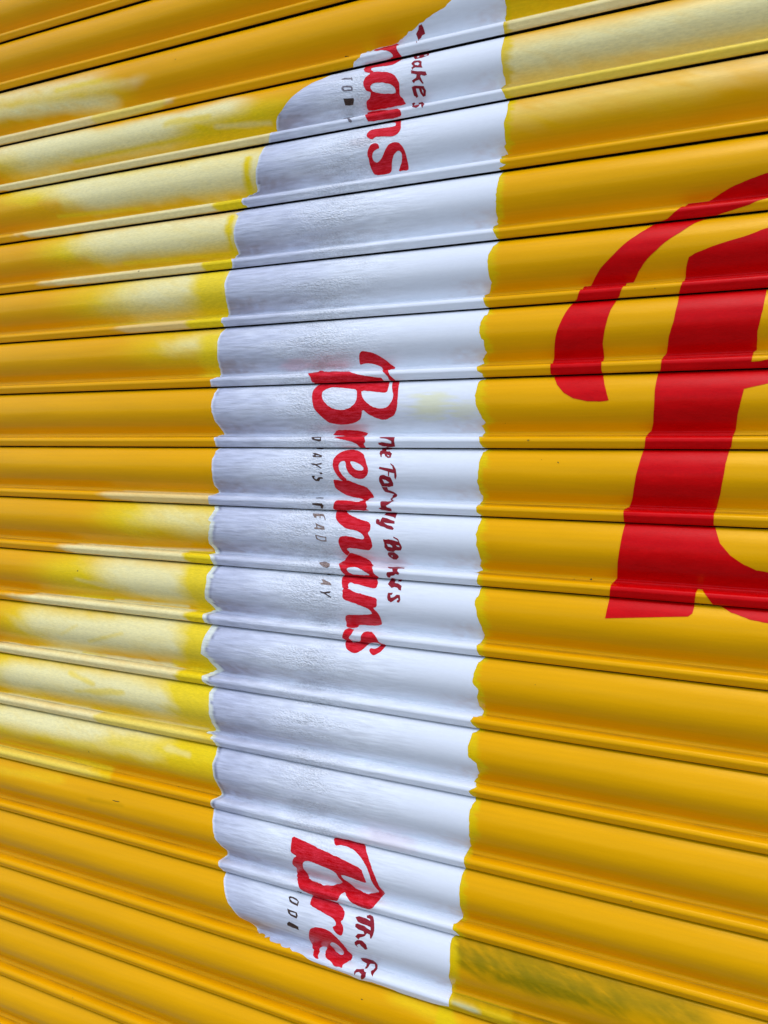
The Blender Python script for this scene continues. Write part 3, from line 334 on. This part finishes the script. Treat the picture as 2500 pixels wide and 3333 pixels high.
def white_colour(x, s, slat, t):
    xl = edge_left(s); xr = edge_right(s)
    fr = {2: 6, 3: 8, 4: 9, 5: 5, 6: 3}.get(slat, 0.9)
    xg = xl+fr*(0.75+0.5*vnoise(s/5, s*0, 61))
    w = (x-xg)/(xr-xg)
    n1 = fbm(x/55, s/10, 31)-0.5; n2 = fbm(x/16, s/2.6, 37)-0.5; n3 = fbm(x/120, s/90, 41)-0.5; n4 = fbm(x/7, s/4, 47)-0.5
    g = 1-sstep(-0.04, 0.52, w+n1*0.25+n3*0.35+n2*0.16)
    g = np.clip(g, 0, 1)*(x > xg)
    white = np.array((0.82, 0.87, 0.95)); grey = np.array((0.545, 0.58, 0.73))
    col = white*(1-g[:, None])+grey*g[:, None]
    col = np.where((x <= xg)[:, None] & (slat > 1) & (slat < 7), np.array((0.80, 0.84, 0.74)), col)
    # mauve-brown tint over the cove, strongest near the left edge
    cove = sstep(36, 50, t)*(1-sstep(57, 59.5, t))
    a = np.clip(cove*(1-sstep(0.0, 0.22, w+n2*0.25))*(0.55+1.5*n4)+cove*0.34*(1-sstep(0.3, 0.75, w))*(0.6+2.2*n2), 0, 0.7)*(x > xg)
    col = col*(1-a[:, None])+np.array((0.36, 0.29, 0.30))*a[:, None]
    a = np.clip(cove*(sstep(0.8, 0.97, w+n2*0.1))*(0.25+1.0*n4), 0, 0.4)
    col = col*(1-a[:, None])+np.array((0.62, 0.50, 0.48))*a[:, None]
    # bluish and mauve streaks through the grey
    a = np.clip((n2*2.2+0.05), 0, 0.5)*g
    col = col*(1-a[:, None])+np.array((0.42, 0.44, 0.56))*a[:, None]
    a = np.clip((-n1*2.0-0.1+n4*0.4), 0, 0.45)*g
    col = col*(1-a[:, None])+np.array((0.68, 0.73, 0.86))*a[:, None]
    # thin dark painted contour on the left
    a = 0.8*np.exp(-((x-xg-0.9)/1.3)**2)*(0.4+0.9*vnoise(s/6, s*0, 71))*(slat > -6)*(slat < 8)
    col = col*(1-a[:, None])+np.array((0.17, 0.17, 0.24))*a[:, None]
    # faint yellow wash and pink smudges
    def blob(cx, cs, rx, rs, c, st):
        nonlocal col
        st = st*0.6; r = np.hypot((x-cx)/rx, (s-cs)/rs)+(n2*0.9+n1*0.6)
        a = st*(1-sstep(0.3, 1.15, r))
        col = col*(1-a[:, None])+np.array(c)*a[:, None]
    for b in SMUDGES: blob(*b)
    rel = np.clip(1-sstep(0.45, 0.9, w+n3*0.3), 0, 1)*0.9+0.05
    crack = np.exp(-((w-0.42)/0.17)**2)*(1-np.abs(n3)*1.5)*sstep(-7, -4, slat*1.0)*(1-sstep(6, 8, slat*1.0))*sstep(0.1, 0.5, 0.5+n1*1.6)
    return col, rel, crack
SMUDGES = [
 (-300, -46, 34, 16, (0.84, 0.82, 0.36), 0.95), (-262, -40, 22, 12, (0.84, 0.82, 0.40), 0.7),
 (-478, -98, 26, 8, (0.72, 0.22, 0.24), 0.55), (-424, -22, 40, 6, (0.70, 0.25, 0.27), 0.5),
 (-350, 132, 28, 7, (0.75, 0.30, 0.32), 0.45), (-395, -352, 30, 7, (0.55, 0.36, 0.33), 0.4),
 (-400, 62, 34, 4, (0.60, 0.42, 0.40), 0.3), (-330, 440, 40, 10, (0.72, 0.35, 0.40), 0.35),
]

# ------------------------------------------------------------------ materials
def new_mat(name):
    m = bpy.data.materials.new(name); m.use_nodes = True
    nt = m.node_tree
    return m, nt, nt.nodes, nt.links, nt.nodes['Principled BSDF']
def coords(nt, scale, rot=0.0):
    tc = nt.nodes.new('ShaderNodeTexCoord'); mp = nt.nodes.new('ShaderNodeMapping')
    mp.inputs['Scale'].default_value = scale; mp.inputs['Rotation'].default_value = (0, rot, 0)
    nt.links.new(tc.outputs['Object'], mp.inputs['Vector']); return mp.outputs[0]
def noise(nt, scale, detail=4, rough=0.55, vec=None):
    n = nt.nodes.new('ShaderNodeTexNoise'); n.inputs['Scale'].default_value = scale
    n.inputs['Detail'].default_value = detail; n.inputs['Roughness'].default_value = rough
    if vec is not None: nt.links.new(vec, n.inputs['Vector'])
    return n.outputs['Fac']
def math_node(nt, op, a, b=None, clamp=False):
    n = nt.nodes.new('ShaderNodeMath'); n.operation = op; n.use_clamp = clamp
    for i, v in enumerate((a, b)):
        if v is None: continue
        if isinstance(v, (int, float)): n.inputs[i].default_value = v
        else: nt.links.new(v, n.inputs[i])
    return n.outputs[0]
def maprange(nt, v, a, b, c, d):
    n = nt.nodes.new('ShaderNodeMapRange')
    nt.links.new(v, n.inputs[0])
    for i, q in enumerate((a, b, c, d)): n.inputs[i+1].default_value = q
    return n.outputs[0]
def mixc(nt, f, a, b, mode='MIX'):
    n = nt.nodes.new('ShaderNodeMix'); n.data_type = 'RGBA'; n.blend_type = mode
    for s, v in ((0, f), (6, a), (7, b)):
        if isinstance(v, (int, float)): n.inputs[s].default_value = v
        elif isinstance(v, tuple): n.inputs[s].default_value = (*v, 1) if len(v) == 3 else v
        else: nt.links.new(v, n.inputs[s])
    return n.outputs[2]
def bump(nt, height, strength, dist, prev=None):
    n = nt.nodes.new('ShaderNodeBump')
    n.inputs['Distance'].default_value = dist
    if isinstance(strength, (int, float)): n.inputs['Strength'].default_value = strength
    else: nt.links.new(strength, n.inputs['Strength'])
    nt.links.new(height, n.inputs['Height'])
    if prev is not None: nt.links.new(prev, n.inputs['Normal'])
    return n.outputs[0]
def attr(nt, name, out='Color'):
    n = nt.nodes.new('ShaderNodeAttribute'); n.attribute_name = name; return n.outputs[out]

def make_yellow():
    m, nt, N, L, P = new_mat("yellow_paint")
    c = attr(nt, 'paint'); rel = attr(nt, 'relief', 'Fac')
    streak = noise(nt, 1.0, 6, 0.6, coords(nt, (160, 160, 620), 0.42))
    grain = noise(nt, 900, 2, 0.5)
    soft = noise(nt, 14, 3, 0.5)
    f = math_node(nt, 'MULTIPLY', rel, maprange(nt, streak, 0.35, 0.7, -0.09, 0.09))
    f = math_node(nt, 'ADD', f, maprange(nt, grain, 0.3, 0.7, -0.035, 0.035))
    f = math_node(nt, 'ADD', f, maprange(nt, soft, 0.3, 0.7, -0.03, 0.03))
    f = math_node(nt, 'ADD', f, 1.0)
    cc = mixc(nt, 1.0, c, f, 'MULTIPLY')
    # specks of grime and chips
    sp = nt.nodes.new('ShaderNodeTexVoronoi'); sp.inputs['Scale'].default_value = 24
    L.new(coords(nt, (1, 1, 1.0)), sp.inputs['Vector'])
    spf = maprange(nt, math_node(nt, 'ADD', sp.outputs['Distance'], maprange(nt, noise(nt, 300, 2), 0.3, 0.7, -0.02, 0.02)), 0.022, 0.038, 1.0, 0.0)
    gate = maprange(nt, noise(nt, 9, 1), 0.56, 0.60, 0.0, 1.0)
    spf = math_node(nt, 'MULTIPLY', spf, gate, True)
    cc = mixc(nt, math_node(nt, 'MULTIPLY', spf, 0.75), cc, (0.10, 0.06, 0.02))
    L.new(cc, P.inputs['Base Color'])
    L.new(maprange(nt, noise(nt, 40, 3), 0.3, 0.7, 0.16, 0.25), P.inputs['Roughness'])
    P.inputs['Specular IOR Level'].default_value = 0.42
    P.inputs['Specular Tint'].default_value = (1.0, 0.76, 0.22, 1)
    b = bump(nt, noise(nt, 260, 3, 0.6), 0.10, 0.0006)
    scr = noise(nt, 1.0, 3, 0.5, coords(nt, (30, 30, 500), 0.25))
    b = bump(nt, scr, 0.12, 0.0005, b)
    b = bump(nt, noise(nt, 1.0, 2, 0.5, coords(nt, (7, 7, 30))), 0.35, 0.003, b)
    b = bump(nt, streak, math_node(nt, 'MULTIPLY', rel, 0.22), 0.0010, b)
    L.new(b, P.inputs['Normal'])
    return m
def make_white():
    m, nt, N, L, P = new_mat("white_wrapper_paint")
    c = attr(nt, 'paint'); rel = attr(nt, 'relief', 'Fac'); crk = attr(nt, 'crackle', 'Fac')
    s1 = noise(nt, 1.0, 4, 0.5, coords(nt, (38, 38, 330), 0.10))
    s2 = noise(nt, 1.0, 5, 0.6, coords(nt, (150, 150, 520), -0.35))
    ck = noise(nt, 1.0, 3, 0.55, coords(nt, (330, 330, 620), -0.2))
    f = math_node(nt, 'MULTIPLY', rel, maprange(nt, s1, 0.32, 0.68, -0.13, 0.12))
    f = math_node(nt, 'ADD', f, maprange(nt, s2, 0.3, 0.7, -0.02, 0.02))
    f = math_node(nt, 'ADD', f, math_node(nt, 'MULTIPLY', crk, maprange(nt, ck, 0.38, 0.62, -0.10, 0.10)))
    f = math_node(nt, 'ADD', f, 1.0)
    L.new(mixc(nt, 1.0, c, f, 'MULTIPLY'), P.inputs['Base Color'])
    L.new(maprange(nt, s1, 0.3, 0.7, 0.33, 0.46), P.inputs['Roughness'])
    b = bump(nt, s1, math_node(nt, 'MULTIPLY', rel, 0.5), 0.0016)
    b = bump(nt, ck, math_node(nt, 'MULTIPLY', crk, 1.0), 0.0028, b)
    b = bump(nt, s2, math_node(nt, 'ADD', math_node(nt, 'MULTIPLY', rel, 0.14), 0.03), 0.0010, b)
    L.new(b, P.inputs['Normal'])
    return m
def make_flat(name, dark, light, rough, amount, bs, scale=(420, 420, 900), rot=0.3):
    m, nt, N, L, P = new_mat(name)
    s = noise(nt, 1.0, 5, 0.6, coords(nt, scale, rot))
    big = noise(nt, 60, 3, 0.5)
    f = maprange(nt, s, 0.42, 0.72, 0.0, amount)
    f = math_node(nt, 'ADD', f, maprange(nt, big, 0.45, 0.75, 0.0, amount*0.7), True)
    L.new(mixc(nt, f, dark, light), P.inputs['Base Color'])
    L.new(maprange(nt, s, 0.3, 0.7, rough-0.05, rough+0.08), P.inputs['Roughness'])
    P.inputs['Specular IOR Level'].default_value = 0.30
    if light[0] > 0.6: P.inputs['Specular Tint'].default_value = (1.0, 0.35, 0.42, 1)
    b = bump(nt, noise(nt, 260, 3, 0.6), 0.08, 0.0006)
    b = bump(nt, s, bs, 0.0010, b)
    L.new(b, P.inputs['Normal'])
    return m
M = {
 'yellow': make_yellow(), 'white': make_white(),
 'red': make_flat("red_letter_paint", (0.62, 0.0008, 0.003), (0.84, 0.04, 0.07), 0.30, 0.85, 0.5, (90, 90, 640), 0.30),
 'bigred': make_flat("red_sign_paint", (0.62, 0.0003, 0.0008), (0.74, 0.001, 0.002), 0.28, 0.8, 0.10, (40, 40, 160), 0.1),
 'maroon': make_flat("dark_red_paint", (0.23, 0.002, 0.007), (0.46, 0.02, 0.05), 0.35, 0.6, 0.3),
 'brown': make_flat("brown_letter_paint", (0.035, 0.018, 0.014), (0.13, 0.07, 0.05), 0.45, 0.7, 0.3),
 'tan': make_flat("thin_brown_paint", (0.13, 0.07, 0.05), (0.45, 0.36, 0.33), 0.45, 1.0, 0.4),
 'grey_brown': make_flat("faded_grey_paint", (0.10, 0.085, 0.11), (0.36, 0.33, 0.37), 0.45, 0.9, 0.3),
 'grime': make_flat("grimy_bare_steel", (0.012, 0.009, 0.008), (0.03, 0.022, 0.018), 0.7, 0.6, 0.3),
 'steel': make_flat("grey_painted_steel", (0.16, 0.16, 0.17), (0.24, 0.24, 0.25), 0.5, 0.6, 0.2),
}

# ------------------------------------------------------------------ builders
def link(o, parent=None):
    sc.collection.objects.link(o)
    if parent is not None: o.parent = parent
    return o
def mesh_obj(name, V, F, mats, mat_idx=None, parent=None, normals=None, attrs=None, smooth=True):
    me = bpy.data.meshes.new(name)
    V = np.asarray(V, dtype=np.float32); F = np.asarray(F, dtype=np.int32)
    me.vertices.add(len(V)); me.vertices.foreach_set('co', V.ravel())
    me.loops.add(F.size); me.loops.foreach_set('vertex_index', F.ravel())
    me.polygons.add(len(F)); me.polygons.foreach_set('loop_start', np.arange(0, F.size, F.shape[1], dtype=np.int32))
    me.update(calc_edges=True)
    for m in mats: me.materials.append(m)
    if mat_idx is not None: me.polygons.foreach_set('material_index', np.asarray(mat_idx, dtype=np.int32))
    me.polygons.foreach_set('use_smooth', np.full(len(F), smooth))
    for an, (kind, data) in (attrs or {}).items():
        a = me.attributes.new(an, kind, 'POINT')
        data = np.asarray(data, dtype=np.float32)
        if kind == 'FLOAT_COLOR':
            a.data.foreach_set('color', np.concatenate([data, np.ones((len(data), 1), np.float32)], 1).ravel())
        else: a.data.foreach_set('value', data.ravel())
    if normals is not None:
        me.normals_split_custom_set_from_vertices([tuple(n) for n in normals])
    return link(bpy.data.objects.new(name, me), parent)

shutter = bpy.data.objects.new("roller_shutter", None); link(shutter)
shutter.location = (0, 0, 0)
shutter['label'] = "yellow roller shutter painted with a white bread wrapper and red lettering"
shutter['category'] = "roller shutter"

def grid_columns():
    return np.concatenate([np.arange(-1600, -1060, 60), np.arange(-1060, 78, 4.0), np.arange(78, 620, 60)])
XC = grid_columns()
def build_slat(j):
    fine = -10 <= j <= 13
    xs = XC if fine else np.arange(-1600, 620, 60.0)
    T = np.concatenate([[a for a, b in NECK], PT, [a for a, b in LIP]])
    D = np.concatenate([[b for a, b in NECK], PD, [b for a, b in LIP]])
    zt, zb = seam_z(j-1), seam_z(j)
    nx, nt_ = len(xs), len(T)
    X, TT = np.meshgrid(xs, T); DD = np.repeat(D[:, None], nx, 1)
    # slow unevenness of the pressed sheet
    bend = 0.8*(vnoise(X/190+j*7, np.zeros_like(X), j+50)-0.5)+0.12*(vnoise(X/37, TT/30, j+90)-0.5)
    V = np.stack([X/1000, -(DD+bend-DREF)/1000, (zb+(75-TT)/75*(zt-zb))/1000-GROUND], 2).reshape(-1, 3)
    idx = np.arange(nx*nt_).reshape(nt_, nx)
    F = np.stack([idx[:-1, :-1], idx[1:, :-1], idx[1:, 1:], idx[:-1, 1:]], 2).reshape(-1, 4)
    nn = len(NECK)
    rowm = np.ones(nt_-1, int); rowm[nn:nn+len(PT)-1] = 0
    mi = np.repeat(rowm, nx-1)
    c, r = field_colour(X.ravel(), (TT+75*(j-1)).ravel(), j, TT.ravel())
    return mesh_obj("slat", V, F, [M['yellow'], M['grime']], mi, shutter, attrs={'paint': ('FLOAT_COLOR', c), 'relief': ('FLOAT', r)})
def bend_at(x, t, j):
    x = np.asarray(x, float); t = np.asarray(t, float)
    return 0.8*(vnoise(x/190+j*7, np.zeros_like(x), j+50)-0.5)+0.12*(vnoise(x/37, t/30, j+90)-0.5)

def roughen(ring, amp, levels, rnd):
    P = [(ring[i], ring[i+1]) for i in range(0, len(ring), 2)]
    for l in range(levels):
        Q = []
        for i in range(len(P)):
            a, b = P[i], P[(i+1) % len(P)]
            Q.append(a)
            L = math.hypot(b[0]-a[0], b[1]-a[1])
            if L > 1.2:
                o = rnd.gauss(0, 1)*amp*min(L, 9)
                Q.append(((a[0]+b[0])/2-(b[1]-a[1])/L*o, (a[1]+b[1])/2+(b[0]-a[0])/L*o))
        P = Q
    return P
def soften(ring):
    """one corner-cutting pass for brush-rounded letters"""
    P = [(ring[i], ring[i+1]) for i in range(0, len(ring), 2)]; Q = []
    for i in range(len(P)):
        a, b = P[i], P[(i+1) % len(P)]
        Q += [a[0]*0.8+b[0]*0.2, a[1]*0.8+b[1]*0.2, a[0]*0.2+b[0]*0.8, a[1]*0.2+b[1]*0.8]
    return Q
def paint_layer(name, rings, mat, lift, label=None, colour=None, cell=0.0, amp=0.035, levels=1, cut=True):
    rnd = random.Random(len(rings[0])*13+int(rings[0][0]))
    R = [roughen(soften(r) if cut else r, amp, levels, rnd) for r in rings]
    ex0 = []; 
    for r in R:
        for i in range(len(r)):
            a, b = r[i], r[(i+1) % len(r)]
            if a[1] == b[1]: continue
            ex0.append((a[0], a[1], b[0], b[1]) if a[1] < b[1] else (b[0], b[1], a[0], a[1]))
    E = np.array(ex0); smin, smax = E[:, 1].min(), E[:, 3].max()
    levels_s = []
    for j in range(J0, J1+1):
        for i in range(len(PT)-1):
            a, b = (j-1)*75+PT[i], (j-1)*75+PT[i+1]
            if b <= smin or a >= smax: continue
            levels_s.append((a, b, j))
    vs = np.unique(np.concatenate([E[:, 1], E[:, 3]]))
    V = []; F = []; info = []
    for a, b, j in levels_s:
        inner = vs[(vs > a+1e-4) & (vs < b-1e-4)]
        br = [a]+list(inner)+[b]
        for u, w in zip(br[:-1], br[1:]):
            m = 0.5*(u+w)
            sel = E[(E[:, 1] <= m) & (E[:, 3] > m)]
            if len(sel) < 2: continue
            k = (sel[:, 2]-sel[:, 0])/(sel[:, 3]-sel[:, 1])
            xm = sel[:, 0]+(m-sel[:, 1])*k; o = np.argsort(xm); sel = sel[o]; k = k[o]
            xu = sel[:, 0]+(u-sel[:, 1])*k; xw = sel[:, 0]+(w-sel[:, 1])*k
            for q in range(0, len(sel)-1, 2):
                x0, x1, y0, y1 = xu[q], xu[q+1], xw[q], xw[q+1]
                n = max(1, int(math.ceil(max(x1-x0, y1-y0)/cell))) if cell else 1
                base = len(V)
                for i in range(n+1):
                    g = i/n
                    V.append((x0+(x1-x0)*g, u, j)); V.append((y0+(y1-y0)*g, w, j))
                for i in range(n):
                    F.append((base+2*i, base+2*i+1, base+2*i+3, base+2*i+2))
    V = np.array(V, float); J = V[:, 2].astype(int); t = V[:, 1]-(J-1)*75
    d = np.interp(t, PT, PD); nd = np.interp(t, PT, PN[:, 0]); no = np.interp(t, PT, PN[:, 1])
    zt = np.array([seam_z(k-1) for k in range(J0, J1+2)]); zt_v = zt[J-J0]; zb_v = zt[J-J0+1]
    be = np.zeros(len(V))
    for k in np.unique(J):
        mk = J == k; be[mk] = bend_at(V[mk, 0], t[mk], k)
    Y = -(d+be-DREF)-no*lift
    Z = zb_v+(75-t)/75*(zt_v-zb_v)+nd*lift
    W = np.stack([V[:, 0]/1000, Y/1000, Z/1000-GROUND], 1)
    NV = np.stack([np.zeros(len(V)), -no, nd], 1); NV /= np.linalg.norm(NV, axis=1)[:, None]
    attrs = None
    if colour:
        col = np.zeros((len(V), 3)); rel = np.zeros(len(V)); ck = np.zeros(len(V))
        for k in np.unique(J):
            mk = J == k
            col[mk], rel[mk], ck[mk] = colour(V[mk, 0], V[mk, 1], int(k), t[mk])
        attrs = {'paint': ('FLOAT_COLOR', col), 'relief': ('FLOAT', rel), 'crackle': ('FLOAT', ck)}
    o = mesh_obj(name, W, F, [mat], None, shutter, NV, attrs)
    if label: o['label'] = label
    return o

for j in range(J0, J1+1):
    build_slat(j)
for col, lab, rings in SHAPES:
    if col == 'white':
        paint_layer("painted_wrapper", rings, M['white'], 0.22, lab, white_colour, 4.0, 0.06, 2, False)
    elif col == 'mark':
        paint_layer("scuff_mark", rings, M['grime'], 0.25, None, amp=0.03, levels=1)
    elif 'huge' in lab:
        paint_layer("painted_letter", rings, M['bigred'], 0.30, lab, amp=0.012, levels=2, cut=False)
    elif col == 'red':
        paint_layer("painted_letter", rings, M['red'], 0.45, lab, amp=0.03, levels=2)
    else:
        paint_layer("small_letter", rings, M[col], 0.42, None, amp=0.03, levels=1, cut=False)

# ------------------------------------------------------------------ bottom rail and the ground the curtain comes down to
def box(name, x0, x1, y0, y1, z0, z1, mat, parent=None):
    V = [(x, y, z) for z in (z0, z1) for y in (y0, y1) for x in (x0, x1)]
    F = [(0, 2, 3, 1), (4, 5, 7, 6), (0, 1, 5, 4), (2, 6, 7, 3), (0, 4, 6, 2), (1, 3, 7, 5)]
    return mesh_obj(name, V, F, [mat], None, parent, smooth=False)
zend = seam_z(J1)/1000-GROUND
box("bottom_rail", -1.6, 0.6, -0.006, 0.016, 0.004, zend-0.002, M['steel'], shutter)
def make_pavement():
    m, nt, N, L, P = new_mat("concrete_pavement")
    c = mixc(nt, noise(nt, 3, 6, 0.6), (0.20, 0.19, 0.17), (0.33, 0.31, 0.28))
    c = mixc(nt, maprange(nt, noise(nt, 120, 2), 0.4, 0.7, 0, 0.4), c, (0.12, 0.12, 0.12))
    L.new(c, P.inputs['Base Color']); P.inputs['Roughness'].default_value = 0.85
    L.new(bump(nt, noise(nt, 150, 4), 0.4, 0.003), P.inputs['Normal'])
    return m
pv = mesh_obj("pavement", [(-60, -60, 0), (60, -60, 0), (60, 60, 0), (-60, 60, 0)], [(0, 1, 2, 3)], [make_pavement()], smooth=False)
pv['kind'] = 'structure'
